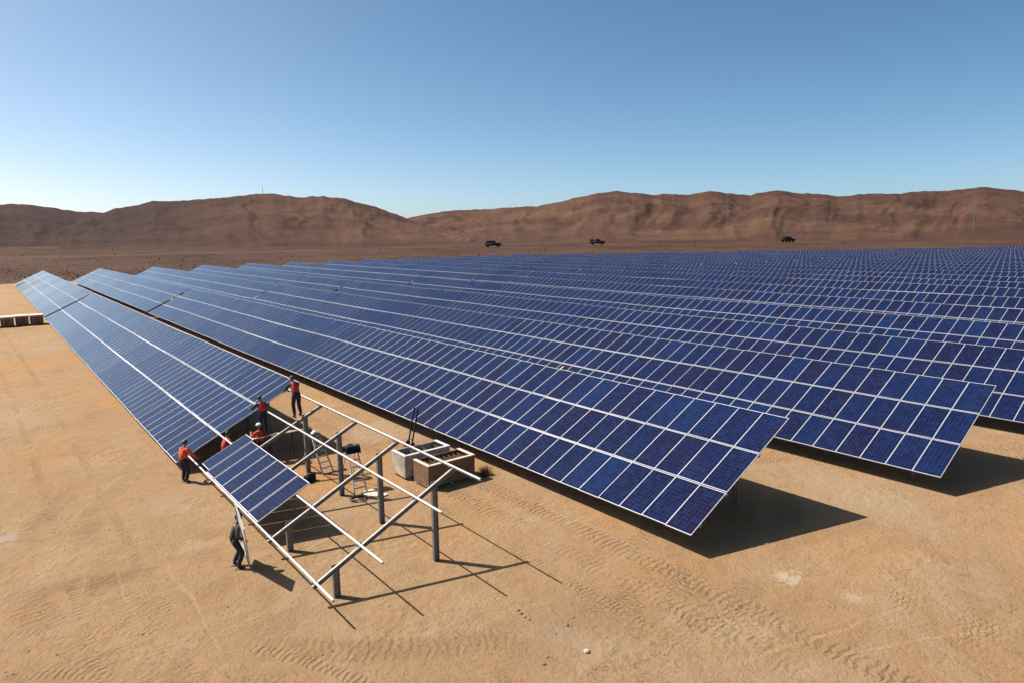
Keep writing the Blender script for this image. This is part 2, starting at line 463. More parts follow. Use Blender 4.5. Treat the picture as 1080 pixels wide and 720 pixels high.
def mat_hill():
    t = NT('hill_soil')
    P = t.co('Object')
    sep = t.n('ShaderNodeSeparateXYZ'); t.put(sep.inputs[0], P)
    a = t.noise(P, 0.0042, 6, 0.6, 0.8)
    b = t.noise(P, 0.018, 6, 0.68, 0.6)
    d = t.noise(P, 0.16, 6, 0.78)
    c = t.mix(t.sstep(a, 0.36, 0.62), (0.0584, 0.0298, 0.0206), (0.0951, 0.0512, 0.0310))
    c = t.mix(t.math('MULTIPLY', t.sstep(b, 0.50, 0.68), 0.6), c, (0.0382, 0.0223, 0.0187))
    c = t.mix(t.math('MULTIPLY', t.sstep(b, 0.44, 0.30), 0.5), c, (0.1130, 0.0648, 0.0388))
    c = t.mix(t.math('MULTIPLY', t.sstep(d, 0.50, 0.64), 0.55), c, (0.0291, 0.0188, 0.0155))
    # the left range is tinted darker and more purple; a pale sand apron lies by the middle saddle
    lf = t.sstep(t.math('SUBTRACT', t.math('MULTIPLY', sep.outputs[0], 1.0), t.math('MULTIPLY', sep.outputs[1], 0.42)), 60.0, -260.0)
    c = t.mix(t.math('MULTIPLY', lf, 0.75), c, (0.0255, 0.0149, 0.0148))
    g = ray(578, 236); k = 1010.0 / math.hypot(g.x, g.y)
    dx = t.math('DIVIDE', t.math('SUBTRACT', sep.outputs[0], g.x * k), 62.0); dy = t.math('DIVIDE', t.math('SUBTRACT', sep.outputs[1], g.y * k), 150.0)
    dd = t.math('ADD', t.math('SQRT', t.math('ADD', t.math('MULTIPLY', dx, dx), t.math('MULTIPLY', dy, dy))), t.math('SUBTRACT', b, 0.5))
    c = t.mix(t.math('MULTIPLY', t.sstep(dd, 1.1, 0.3), 0.55), c, (0.1142, 0.0653, 0.0381))
    nb = t.bump(t.math('ADD', t.math('MULTIPLY', b, 1.0), t.math('MULTIPLY', d, 0.35)), 0.5, 7.0)
    t.set(Base_Color=c, Roughness=0.95, Normal=nb)
    t.b.inputs['Specular IOR Level'].default_value = 0.08
    return t.m


M_GROUND = mat_ground()
M_HILL = mat_hill()

# ------------------------------------------------------------------ terrain
RF = [(-60, 190), (0, 195), (300, 215), (520, 235), (669, 250), (870, 300), (1080, 345), (1300, 380)]
AZ_T = []
for px_, r_ in RF:
    g = ray(px_, 262); AZ_T.append((math.atan2(g.x, g.y), r_))


def lerp_tab(tab, a):
    if a <= tab[0][0]: return tab[0][1]
    for (a0, v0), (a1, v1) in zip(tab, tab[1:]):
        if a <= a1: return v0 + (v1 - v0) * (a - a0) / (a1 - a0)
    return tab[-1][1]


def ground_z(x, y):
    r = math.hypot(x, y)
    if y <= 0: return 0.0
    a = math.atan2(x, y)
    d = r - lerp_tab(AZ_T, a) - 8
    if d <= 0: return 0.0
    return 0.020 * d * d / (d + 40) if d < 900 else 0.020 * 900 * 900 / 940


def on_ground(px, py):
    d = ray(px, py)
    r, step = 20.0, 1.0
    h = math.hypot(d.x, d.y)
    while r < 3000:
        x, y, z = d.x / h * r, d.y / h * r, CAM_H + d.z / h * r
        if z <= ground_z(x, y): return Vector((x, y, ground_z(x, y)))
        r += step
    return Vector((x, y, 0))


bm = bmesh.new()
NA = 240
radii = [0.0]
r = 1.5
while r < 7000:
    radii.append(r); r *= 1.075
ctr = bm.verts.new((0, 0, 0))
prev = None
for rr in radii[1:]:
    ring = []
    for i in range(NA):
        a = 2 * math.pi * i / NA
        x, y = rr * math.sin(a), rr * math.cos(a)
        ring.append(bm.verts.new((x, y, ground_z(x, y))))
    for i in range(NA):
        j = (i + 1) % NA
        if prev is None: bm.faces.new((ctr, ring[i], ring[j]))
        else: bm.faces.new((prev[i], ring[i], ring[j], prev[j]))
    prev = ring
tag(obj('ground', bm, M_GROUND, smooth=True), kind='structure')

from mathutils import noise as mn


def ridged(x, y, o=5):
    v, a, f, s = 0, 1, 1, 0
    for i in range(o):
        n = 1 - abs(mn.noise(Vector((x * f, y * f, 3.1 + i * 7.7)))) * 2
        v += a * n; s += a; a *= 0.5; f *= 2.03
    return v / s


def fbm(x, y, z=0, o=5):
    v, a, f, s = 0, 1, 1, 0
    for i in range(o):
        v += a * mn.noise(Vector((x * f, y * f, z + i * 5.3))); s += a; a *= 0.5; f *= 2.0
    return v / s


def hill_range(name, crest, dist, foot, back, a_fade0, a_fade1, seed, amp, fall=900.0):
    """height field in polar coordinates round the site: crest (pixel skyline turned into real bearings and heights)"""
    tab = []
    for px_, py_ in crest:
        g = ray(px_, py_); h = math.hypot(g.x, g.y)
        tab.append((math.atan2(g.x, g.y), g.z / h))
    a0, a1 = tab[0][0] - a_fade0, tab[-1][0] + a_fade1
    n_a = int((a1 - a0) / 0.0019)
    n_r = 96
    bm = bmesh.new()
    grid = []
    for i in range(n_a + 1):
        a = a0 + (a1 - a0) * i / n_a
        el = lerp_tab(tab, a)
        # lower crest outside the traced part
        fade = 1.0
        D = dist + 70 * fbm(a * 9, seed, 1.0, 3)
        hc = CAM_H + D * el
        hc += 1.4 * fbm(a * 120, seed, 5.0, 3) + 4.0 * fbm(a * 34, seed, 6.0, 3)
        if a < tab[0][0]: hc *= 1 + 0.25 * fbm(a * 6, seed) * min(1, (tab[0][0] - a) * 6)
        if a > tab[-1][0]: hc *= 1 + 0.25 * fbm(a * 6, seed) * min(1, (a - tab[-1][0]) * 6)
        ft = foot * (1 + 0.22 * fbm(a * 11, seed, 9.0, 3))
        row = []
        for j in range(n_r + 1):
            s = j / n_r
            rr = ft + (D + back - ft) * s
            x, y = rr * math.sin(a), rr * math.cos(a)
            if rr < D:
                q = (rr - ft) / (D - ft)
                base = q ** (1.75 + 0.5 * fbm(a * 8, seed, 2.0, 3)) * (1 - 0.06 * math.sin(q * math.pi))
            else:
                q = 1 - (rr - D) / back
                base = max(0.0, q) ** 0.9
            w = math.sin(min(1, (rr - ft) / (D - ft)) * math.pi) if rr < D else 0.0
            wx = a * D / 210.0 + 0.30 * fbm(x / 320, y / 320, seed) + 0.12 * fbm(x / 110, y / 110, seed)
            sp = ridged(wx, rr / 1500.0 + seed, 4) ** 1.0
            gy = ridged(wx * 3.1 + 4, rr / 800.0 + seed, 3)
            h = hc * base + w * amp * ((sp - 0.5) * 1.0 + (gy - 0.5) * 0.40 + (ridged(wx * 8.3 + 9, rr / 500.0 + seed, 2) - 0.5) * 0.12) * (0.35 + base)
            h += w * 2.6 * fbm(x / 40, y / 40, seed, 3)
            gz = ground_z(x, y)
            z = max(gz * 0 - 6 + (gz + 6) * min(1, s * 30) - 1.0, gz - 1.5 + h * 1.0 * min(1, s * 8) - gz * base)
            row.append(bm.verts.new((x, y, z)))
        grid.append(row)
    for i in range(n_a):
        for j in range(n_r):
            bm.faces.new((grid[i][j], grid[i][j + 1], grid[i + 1][j + 1], grid[i + 1][j]))
    tag(obj(name, bm, M_HILL, smooth=True), kind='structure')


hill_range('hills', [(-60, 216), (0, 215), (30, 215), (60, 219), (100, 223), (150, 230), (220, 240), (300, 252), (330, 257)], 1250, 430, 420, 0.35, 0.0, 2.0, 16)
hill_range('hills', [(60, 238), (85, 229), (112, 222), (135, 216), (160, 212), (200, 210), (240, 206.5), (262, 204), (280, 203), (300, 204.5), (322, 207), (340, 206), (360, 208),
                     (380, 213), (400, 219), (427, 229), (460, 240), (500, 252)], 1050, 380, 380, 0.0, 0.0, 5.0, 18)
hill_range('hills', [(330, 240), (400, 234), (427, 230), (445, 226.5), (470, 222), (510, 220), (560, 217), (620, 219), (700, 226), (800, 240)], 1750, 900, 500, 0.05, 0.0, 8.0, 15)
hill_range('hills', [(440, 250), (480, 240), (520, 229), (560, 218.5), (590, 212), (610, 207), (625, 204), (645, 201), (670, 202.5), (690, 205), (720, 204), (738, 202.5), (752, 201), (770, 203), (790, 205.5),
                     (805, 202), (820, 200), (850, 203), (880, 206), (910, 204), (950, 202.5), (990, 200.5), (1020, 198), (1040, 196), (1060, 199.5), (1080, 201), (1160, 205)],
           1280, 430, 450, 0.0, 0.35, 11.0, 22)

# scrub of the natural desert, far too many bushes to count
bm = bmesh.new()
rs = random.Random(5)
ico = bmesh.new(); bmesh.ops.create_icosphere(ico, subdivisions=1, radius=1.0)
ico_v = [v.co.copy() for v in ico.verts]; ico_f = [[v.index for v in f.verts] for f in ico.faces]; ico.free()


def clump(bm, c, rx, rz, rs):
    vs = [bm.verts.new((c.x + v.x * rx * rs.uniform(.6, 1.2), c.y + v.y * rx * rs.uniform(.6, 1.2), c.z + (v.z * .5 + .35) * rz * 2 * rs.uniform(.7, 1.2))) for v in ico_v]
    for f in ico_f: bm.faces.new([vs[i] for i in f])


n_b = 0
while n_b < 5500:
    a = rs.uniform(-0.15, 1.45)
    rr = lerp_tab(AZ_T, a) + 8 + 420 * rs.random() ** 1.4
    x, y = rr * math.sin(a), rr * math.cos(a)
    if max(y - 203, y + 0.562 * x - 292) < 0: continue
    if abs(y - 372) < 6: continue
    if fbm(x / 35, y / 35, 3, 3) < -0.12 + rs.uniform(-.2, .2): continue
    s = rs.uniform(0.12, 0.30) * (1.8 if rs.random() < 0.06 else 1)
    clump(bm, Vector((x, y, ground_z(x, y))), s, s * 0.7, rs)
    n_b += 1
tag(obj('desert_scrub', bm, M_SCRUB), 'dry brown scrub bushes dotting the reddish plain between panels and hills', 'scrub', kind='stuff')

# ------------------------------------------------------------------ solar tables
TILT = 0.456306
SL = 6.2539
H0, HA = 0.7243, 0.5047
YA, YB, YC, PI_R = 5.7977, 16.5861, 27.9694, 11.3984
PX, PY = 1.012, None
M_W, M_L = 1.004, 2.056
ROW_G = (SL - 3 * M_L) / 2
FW_L, FW_S, FT = 0.016, 0.027, 0.040          # frame face: long sides, short sides, depth
ct, st = math.cos(TILT), math.sin(TILT)
ROT = Matrix.Rotation(-TILT, 3, 'Y')


def on(sv, n, h):
    """point of the tilted plane: sv up the slope, n above it"""
    return (sv * ct - n * st, h + sv * st + n * ct)


def panel_mesh():
    bm = bmesh.new()
    uvl = bm.loops.layers.uv.new('UVMap')
    a, b = M_L / 2 - FW_S, M_W / 2 - FW_L
    v = [bm.verts.new(p) for p in ((-a, -b, -0.004), (a, -b, -0.004), (a, b, -0.004), (-a, b, -0.004))]
    f = bm.faces.new(v); f.material_index = 0
    for l, uv in zip(f.loops, ((0, 0), (1, 0), (1, 1), (0, 1))): l[uvl].uv = uv
    v2 = [bm.verts.new((p.co.x, p.co.y, -0.012)) for p in v]
    bm.faces.new(v2[::-1]).material_index = 1
    for i in range(4): bm.faces.new((v[i], v2[i], v2[(i + 1) % 4], v[(i + 1) % 4])).material_index = 1
    me = bpy.data.meshes.new('panel')
    bm.to_mesh(me); bm.free()
    me.materials.append(M_GLASS); me.materials.append(M_BACK)
    return me


def frame_mesh():
    bm = bmesh.new()
    a, b = M_L / 2, M_W / 2
    for s in (-1, 1):
        box(bm, (s * (a - FW_S / 2), 0, -FT / 2), (FW_S, M_W, FT))
        box(bm, (0, s * (b - FW_L / 2), -FT / 2), (M_L - 2 * FW_S, FW_L, FT))
    return mesh_of('panel_frame', bm, M_ALU)


ME_PANEL, ME_FRAME = panel_mesh(), frame_mesh()
rp = random.Random(3)


def wob(y, sd):
    return 0.022 * math.sin(y / 6.5 + sd * 1.7) + 0.018 * math.sin(y / 2.9 + sd * 0.9)


def add_panel(parent, s_mid, y, h, n=0.0, jit=0.005):
    x, z = on(s_mid, n, h)
    o = link('panel', ME_PANEL, parent)
    o.location = (x, y, z)
    o.rotation_euler = (rp.gauss(0, jit), -TILT + rp.gauss(0, jit * 0.7), 0)
    fr = link('panel_frame', ME_FRAME, o)
    return o


def strip_mesh(name, cols, s0, h, L0, seed, seed0=0):
    """one run of panels: aluminium carrier with glass panes; cols = list of y centres, several slope rows allowed"""
    rs = random.Random(seed)
    bm = bmesh.new()
    uvl = bm.loops.layers.uv.new('UVMap')
    pid = bm.faces.layers.float.new('pid')
    for y, si in cols:
        sm = si * (M_L + ROW_G) + M_L / 2
        ja, jb = rs.gauss(0, 0.0035), rs.gauss(0, 0.003)

        def P(u, v, n):
            xx, zz = on(sm + u, n + ja * v + jb * u + wob(y, seed0), h)
            return (xx, y + v, zz)
        a, b = M_L / 2, M_W / 2
        top = [bm.verts.new(P(u * a, v * b, -0.006)) for u, v in ((-1, -1), (1, -1), (1, 1), (-1, 1))]
        bot = [bm.verts.new(P(u * a, v * b, -FT)) for u, v in ((-1, -1), (1, -1), (1, 1), (-1, 1))]
        for i in range(4):
            bm.faces.new((top[i], bot[i], bot[(i + 1) % 4], top[(i + 1) % 4])).material_index = 1
        bm.faces.new(bot[::-1]).material_index = 1
        bm.faces.new(top).material_index = 1
        g = [bm.verts.new(P(u * (a - FW_S), v * (b - FW_L), 0.0)) for u, v in ((-1, -1), (1, -1), (1, 1), (-1, 1))]
        f = bm.faces.new(g); f.material_index = 0
        f[pid] = rs.random() * 57.0
        for l, uv in zip(f.loops, ((0, 0), (1, 0), (1, 1), (0, 1))): l[uvl].uv = uv
    me = bpy.data.meshes.new(name)
    bm.to_mesh(me); bm.free()
    me.materials.append(M_GLASS); me.materials.append(M_ALU)
    return me


def purlin_bm(y0, y1, sv, h, n_top, w=0.055, d=0.075):
    bm = bmesh.new()
    x, z = on(sv, n_top - d / 2, h)
    prism(bm, c_prof(w, d, 0.012), (x, y0, z), (x, y1, z), (-st, 0, ct))
    return bm


V_P = [0.0882 * SL, M_L + ROW_G / 2, 2 * M_L + 1.5 * ROW_G, 0.9088 * SL]
POST_X = (1.17, 4.49)


def rafter_bm(y, h, n_top):
    bm = bmesh.new()
    d = 0.13
    x0, z0 = on(V_P[0] - 0.12, n_top - d / 2, h)
    x1, z1 = on(V_P[3] + 0.10, n_top - d / 2, h)
    prism(bm, c_prof(0.075, d, 0.014), (x0, y, z0), (x1, y, z1), (-st, 0, ct))
    return bm


def post_bm(x, y, h, n_under):
    bm = bmesh.new()
    sv = x / ct
    _, z = on(sv, n_under, h)
    prism(bm, i_prof(0.11, 0.19, 0.022), (x, y, -0.4), (x, y, z + 0.05), (1, 0, 0))
    box(bm, (x, y + 0.045, z + 0.02), (0.20, 0.02, 0.18))          # head plate bolted to the rafter
    return bm


def in_view(p):
    d = Vector(p) - Vector((0, 0, CAM_H))
    zf = d.dot(FWD)
    if zf < 1: return None
    u, v = d.dot(RGT) / zf * F_PX, -d.dot(UPV) / zf * F_PX
    return cr * u - sr * v + 540, sr * u + cr * v + 360


def solar_table(x0, ya, ncol, h, label, detail, seed, group='finished blue solar tables standing in long rows'):
    """ya = near end (world y); columns run away from it"""
    t = thing('solar_table', label, 'solar table', (x0, ya, 0), 0, group)
    cells = [((c + 0.5) * PX, s) for c in range(ncol) for s in range(3)]
    single = []
    if detail >= 1:
        vis = []
        for y, s in cells:
            xx, zz = on(s * (M_L + ROW_G) + M_L / 2, 0, h)
            q = in_view((x0 + xx, ya + y, zz))
            if q and -15 < q[0] < 1095 and -15 < q[1] < 735:
                vis.append((round(math.hypot(x0 + xx, ya + y) * 10) / 10, y, s))
        vis.sort()
        single = [(y, s) for _, y, s in vis[:99]]
    sset = set(single)
    for y, s in single:
        add_panel(t, s * (M_L + ROW_G) + M_L / 2 + rp.gauss(0, 0.006), y, h, wob(y, seed))
    rest = [c for c in cells if c not in sset]
    if detail >= 1:
        if rest:
            o = link('panel', strip_mesh('panel', rest, 0, h, 0, seed, seed), t)
            o['kind'] = 'stuff'
    else:
        for s in range(3):
            link('panel_row', strip_mesh('panel_row', [c for c in cells if c[1] == s], 0, h, 0, seed + s, seed), t)
    ln = ncol * PX
    # sub-structure
    ys = [1.35 + 3.6 * i for i in range(int((ln - 1.5) / 3.6) + 1)]
    if detail >= 2:
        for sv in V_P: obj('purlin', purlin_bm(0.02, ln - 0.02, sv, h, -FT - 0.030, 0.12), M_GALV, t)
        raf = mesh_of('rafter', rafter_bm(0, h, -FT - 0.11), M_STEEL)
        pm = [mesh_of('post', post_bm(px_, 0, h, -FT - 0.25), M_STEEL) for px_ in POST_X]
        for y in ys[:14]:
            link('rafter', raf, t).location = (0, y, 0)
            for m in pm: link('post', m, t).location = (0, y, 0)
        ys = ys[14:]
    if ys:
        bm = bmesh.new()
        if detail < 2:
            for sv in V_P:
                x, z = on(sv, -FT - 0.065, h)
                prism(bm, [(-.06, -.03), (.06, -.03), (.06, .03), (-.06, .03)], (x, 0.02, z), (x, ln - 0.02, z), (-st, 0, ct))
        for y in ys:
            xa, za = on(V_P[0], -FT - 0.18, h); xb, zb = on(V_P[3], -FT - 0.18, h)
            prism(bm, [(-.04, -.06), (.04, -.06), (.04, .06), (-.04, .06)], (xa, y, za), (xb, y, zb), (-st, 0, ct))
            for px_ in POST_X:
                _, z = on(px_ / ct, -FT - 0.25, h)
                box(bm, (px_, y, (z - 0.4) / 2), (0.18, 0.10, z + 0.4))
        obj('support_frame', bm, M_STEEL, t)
    return t


ORD = ['first', 'second', 'third', 'fourth', 'fifth', 'sixth', 'seventh', 'eighth', 'ninth', 'tenth', 'eleventh', 'twelfth', 'thirteenth', 'fourteenth', 'fifteenth', 'sixteenth', 'seventeenth',
       'eighteenth', 'nineteenth', 'twentieth', 'twenty-first', 'twenty-second', 'twenty-third', 'twenty-fourth', 'twenty-fifth', 'twenty-sixth', 'twenty-seventh', 'twenty-eighth', 'twenty-ninth', 'thirtieth',
       'thirty-first', 'thirty-second']
A_NEAR = 30.80
nA = 70
solar_table(YA, A_NEAR, nA, HA, 'finished blue solar table in line with the unfinished rack, crew working at its end', 2, 100)
solar_table(YA - 0.03, A_NEAR + nA * PX + 0.75, 83, HA + 0.10, 'pale far solar table at the far left, beyond the tan crates', 0, 110)
tot = 0
for r_i in range(0, 29):
    x0 = YB if r_i == 0 else YC + (r_i - 1) * PI_R
    near = 11.90 if r_i == 0 else 8.80 - 3.1 * (r_i - 1)
    far_end = 184.6 if x0 < 150 else (257 - 0.562 * x0)
    # leave out what lies well outside the frame on the right
    tt = near
    while True:
        q = in_view((x0 + 5.6, tt, 3.4))
        if q and q[0] < 1330: break
        tt += PX
    near_c = tt
    if far_end - near_c < 4: continue
    gap_y = 97.6 - 1.05 * r_i
    n_tot = int(round((far_end - near_c) / PX))
    rowname = ORD[r_i + 1]
    if near_c < gap_y - 3 and far_end > gap_y + 4:
        n1 = int((gap_y - near_c) / PX)
        near_c = gap_y - n1 * PX if r_i > 1 else near_c
        e1 = near_c + n1 * PX
        n2 = int((far_end - e1 - 0.75) / PX)
        parts_ = [(near_c, n1, 'nearer'), (e1 + 0.75, n2, 'farther')]
    else:
        parts_ = [(near_c, n_tot, 'whole')]
    for (y0, n, w) in parts_:
        if r_i == 0 and w == 'nearer': lab = 'long blue solar table right behind the unfinished rack, open boxes at its low edge'
        elif r_i == 1 and w == 'nearer': lab = 'blue solar table ending at the right of the picture, second behind the unfinished rack'
        elif w == 'whole': lab = 'distant blue solar table forming the %s row back, counted from the unfinished rack row' % rowname
        else: lab = 'blue solar table, %s half of the %s row back, counted from the unfinished rack row' % (w, rowname)
        det = 0
        if w != 'farther': det = 2 if r_i <= 1 else (1 if r_i <= 8 else 0)
        dz = 0.05 * math.sin(r_i * 2.3 + (1.0 if w == 'farther' else 0))
        if r_i <= 1 and w == 'nearer': dz = 0
        solar_table(x0, y0, n, H0 + dz, lab, det, 1000 + 10 * r_i + (5 if w == 'farther' else 0))

# ---- the unfinished table
ut = thing('unfinished_solar_table', 'bare galvanised rack of posts, rafters and purlins carrying only seven panels', 'solar rack', (YA, 15.3, 0))
ends = [15.55, 15.37, 15.32, 15.27]
for sv, e in zip(V_P, ends):
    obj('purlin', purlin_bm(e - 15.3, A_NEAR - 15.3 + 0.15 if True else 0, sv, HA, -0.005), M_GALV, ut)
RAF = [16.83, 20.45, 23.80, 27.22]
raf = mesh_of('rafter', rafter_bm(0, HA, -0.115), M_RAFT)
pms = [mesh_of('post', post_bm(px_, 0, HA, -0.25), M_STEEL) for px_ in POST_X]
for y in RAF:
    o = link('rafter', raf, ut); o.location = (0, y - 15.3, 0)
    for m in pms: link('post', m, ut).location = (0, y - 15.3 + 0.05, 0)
for y in RAF:
    for sv in V_P:
        bm = bmesh.new()
        for k in (-1, 1):
            xx, zz = on(sv + 0.055 * k, -0.085, HA)
            box(bm, (xx, y - 15.3 + 0.055, zz), (0.012, 0.06, 0.10), ROT)
            xx, zz = on(sv + 0.055 * k, -0.065, HA)
            tube(bm, (xx - 0.03, y - 15.3 + 0.055, zz), (xx + 0.03, y - 15.3 + 0.055, zz), 0.012, 6)
        obj('clamp', bm, M_STEEL, ut)
for i in range(7):
    y = 28.92 - (i + 0.5) * 1.05 - 15.3
    sm = 0.60 + M_L / 2 - (0.0 if i else -0.10)
    add_panel(ut, sm, y, HA, n=FT + 0.004, jit=0.010)

# ------------------------------------------------------------------ people
def skin_part(verts, edges, radii, sub=1):
    """verts grown to a smooth tapering surface along the edges"""
    me = bpy.data.meshes.new('tmp')
    me.from_pydata([tuple(v) for v in verts], edges, [])
    o = bpy.data.objects.new('tmp', me)
    COL.objects.link(o)
    o.modifiers.new('s', 'SKIN')
    for i, r_ in enumerate(radii):
        rr = r_ if isinstance(r_, tuple) else (r_, r_)
        me.skin_vertices[0].data[i].radius = rr
        me.skin_vertices[0].data[i].use_root = (i == 0)
    mod = o.modifiers.new('u', 'SUBSURF'); mod.levels = sub; mod.render_levels = sub
    dg = bpy.context.evaluated_depsgraph_get()
    res = bpy.data.meshes.new_from_object(o.evaluated_get(dg))
    bm = bmesh.new(); bm.from_mesh(res)
    bpy.data.objects.remove(o); bpy.data.meshes.remove(me); bpy.data.meshes.remove(res)
    return bm


def join(dst, src, mi=0):
    mp = {}
    for v in src.verts: mp[v] = dst.verts.new(v.co)
    for f in src.faces:
        try:
            nf = dst.faces.new([mp[v] for v in f.verts]); nf.material_index = mi
        except ValueError: pass
    src.free()


def ik(a, b, l1, l2, pole):
    a, b = Vector(a), Vector(b)
    d = b - a
    L = min(d.length, (l1 + l2) * 0.999)
    u = d.normalized()
    p = Vector(pole); p = (p - u * p.dot(u)).normalized()
    c = (l1 * l1 + L * L - l2 * l2) / (2 * l1 * L)
    c = max(-1, min(1, c))
    return a + u * (l1 * c) + p * (l1 * math.sqrt(1 - c * c)), a + u * L


def ball(bm, c, s, mi=0, n=2, rot=None):
    m = Matrix.Translation(c)
    if rot is not None: m = m @ rot.to_4x4()
    g = bmesh.ops.create_icosphere(bm, subdivisions=n, radius=1.0, matrix=m @ Matrix.Diagonal((s[0], s[1], s[2], 1)))
    vs = set(g['verts'])
    for f in bm.faces:
        if f.verts[0] in vs: f.material_index = mi


def person(label, loc, face, hip=0.93, lean=0.1, hands=None, feet=None, twist=0.0, head_pitch=0.2, top=M_NAVY, vest=None, legs=M_NAVY, hat=None, group=None):
    """face: bearing the person looks along (0 = +y, clockwise). Local frame: x right, y forward"""
    t = thing('person', label, 'person', loc, -face, group)
    t.scale = (1.10, 1.10, 1.04)
    pel = Vector((0, 0, hip))
    fw = Vector((0, math.sin(lean), math.cos(lean)))                       # direction of the spine
    bkv = Vector((0, math.cos(lean), -math.sin(lean)))
    waist = pel + fw * 0.14
    chest = pel + fw * 0.33
    neck = pel + fw * 0.50
    hl = lean * 0.55 + head_pitch
    hv = Vector((0, math.sin(hl), math.cos(hl)))
    hf = Vector((0, math.cos(hl), -math.sin(hl)))
    head = neck + hv * 0.175
    hr = Matrix((Vector((1, 0, 0)), hf, hv)).transposed()
    hands = hands or [(-0.25, 0.1, hip - 0.08), (0.25, 0.1, hip - 0.08)]
    feet = feet or [(-0.12, 0, 0), (0.12, 0, 0)]
    V, E, RA = [pel, waist, chest, neck, neck + hv * 0.09], [(0, 1), (1, 2), (2, 3), (3, 4)], [0.095, 0.09, 0.115, 0.055, 0.054]
    arms, legs_j = [], []
    for s, hnd, ft in ((-1, hands[0], feet[0]), (1, hands[1], feet[1])):
        sh = chest + fw * 0.105 + Vector((s * 0.185, 0, 0))
        el, wr = ik(sh, hnd, 0.29, 0.26, (s * 0.7, -0.3, -0.8))
        i = len(V)
        V += [chest + fw * 0.10 + Vector((s * 0.10, 0, 0)), sh, el, wr]; RA += [0.075, 0.058, 0.042, 0.029]
        E += [(2, i), (i, i + 1), (i + 1, i + 2), (i + 2, i + 3)]
        arms.append((sh, el, wr))
        hp = pel + Vector((s * 0.095, 0, -0.04))
        an = Vector(ft) + Vector((0, 0, 0.085))
        kn, an = ik(hp, an, 0.43, 0.42, (s * 0.15, 1, 0.1))
        i = len(V)
        V += [hp, kn, an, an + Vector((0, 0.13, -0.05))]; RA += [0.075, 0.055, 0.042, 0.038]
        E += [(0, i), (i, i + 1), (i + 1, i + 2), (i + 2, i + 3)]
        legs_j.append((hp, kn, an))
    body = skin_part(V, E, RA, 2)
    # head with face
    ball(body, head + hv * 0.01, (0.077, 0.094, 0.118), 0, 3, hr)
    ball(body, head - hv * 0.045 + hf * 0.03, (0.058, 0.062, 0.065), 0, 2, hr)          # jaw
    ball(body, head + hf * 0.095 - hv * 0.015, (0.014, 0.020, 0.026), 0, 2, hr)         # nose
    ball(body, head + hf * 0.086 - hv * 0.055, (0.026, 0.010, 0.008), 1, 2, hr)         # mouth
    for s in (-1, 1):
        ball(body, head + hf * 0.082 + hv * 0.018 + Vector((s * 0.03, 0, 0)), (0.012, 0.010, 0.008), 1, 2, hr)
        ball(body, head + Vector((s * 0.079, 0, 0)) - hv * 0.005, (0.010, 0.022, 0.030), 0, 2, hr)
    # hands: palm, four fingers and a thumb
    for s, (sh, el, wr) in zip((-1, 1), arms):
        d = (wr - el).normalized()
        side = d.cross(Vector((0, 0, 1)))
        side = side.normalized() if side.length > 0.1 else Vector((1, 0, 0))
        dn = d.cross(side).normalized()
        if dn.z > 0: dn = -dn
        pm_ = skin_part([wr - d * 0.02, wr + d * 0.045, wr + d * 0.085], [(0, 1), (1, 2)], [(0.028, 0.02), (0.040, 0.018), (0.038, 0.015)], 1)
        join(body, pm_)
        for k, ln in enumerate((0.070, 0.080, 0.074, 0.058)):
            b0 = wr + d * 0.07 + side * (k - 1.5) * 0.021
            b1 = b0 + d * ln * 0.5
            b2 = b1 + (d * 0.7 + dn * 0.7) * ln * 0.35
            b3 = b2 + (d * 0.2 + dn) * ln * 0.3
            join(body, skin_part([b0, b1, b2, b3], [(0, 1), (1, 2), (2, 3)], [0.0095, 0.009, 0.0085, 0.007], 1))
        tb = wr + d * 0.03 - side * s * 0.03
        t1 = tb + (d * 0.6 - side * s * 0.8) * 0.04
        join(body, skin_part([tb, t1, t1 + (d * 0.9 + dn * 0.5) * 0.035], [(0, 1), (1, 2)], [0.012, 0.010, 0.008], 1))
    obj('body', body, [M_SKIN, M_EYE], t, True)
    # trousers
    v, e, ra = [pel + fw * 0.12, pel], [(0, 1)], [0.140, 0.150]
    for hp, kn, an in legs_j:
        i = len(v)
        v += [hp, kn, an + (kn - an) * 0.06]; ra += [0.106, 0.080, 0.066]
        e += [(1, i), (i, i + 1), (i + 1, i + 2)]
    obj('trousers', skin_part(v, e, ra, 2), legs, t, True)
    # shirt or jacket with sleeves
    v, e, ra = [pel - fw * 0.06, waist, chest, neck - fw * 0.025], [(0, 1), (1, 2), (2, 3)], [0.160, 0.138, 0.156, 0.072]
    for s, (sh, el, wr) in zip((-1, 1), arms):
        i = len(v)
        v += [chest + fw * 0.10 + Vector((s * 0.10, 0, 0)), sh, el, el + (wr - el) * 0.86]; ra += [0.092, 0.078, 0.060, 0.046]
        e += [(2, i), (i, i + 1), (i + 1, i + 2), (i + 2, i + 3)]
    obj('jacket', skin_part(v, e, ra, 2), top, t, True)
    if vest:
        v, e, ra = [pel + fw * 0.04, waist, chest, neck - fw * 0.045], [(0, 1), (1, 2), (2, 3)], [0.172, 0.162, 0.178, 0.085]
        for s in (-1, 1):
            i = len(v)
            v += [chest + fw * 0.10 + Vector((s * 0.09, 0, 0)), chest + fw * 0.105 + Vector((s * 0.155, 0, 0))]; ra += [0.112, 0.098]
            e += [(2, i), (i, i + 1)]
        vb = skin_part(v, e, ra, 2)
        ve = obj('safety_vest', vb, vest, t, True)
    for hp, kn, an in legs_j:
        bb = skin_part([an + (kn - an) * 0.16, an, an + Vector((0, 0.09, -0.045)), an + Vector((0, 0.17, -0.055))], [(0, 1), (1, 2), (2, 3)], [0.056, 0.055, 0.046, 0.034], 2)
        box(bb, an + Vector((0, 0.06, -0.079)), (0.09, 0.27, 0.012))
        obj('boot', bb, M_BOOT, t, True)
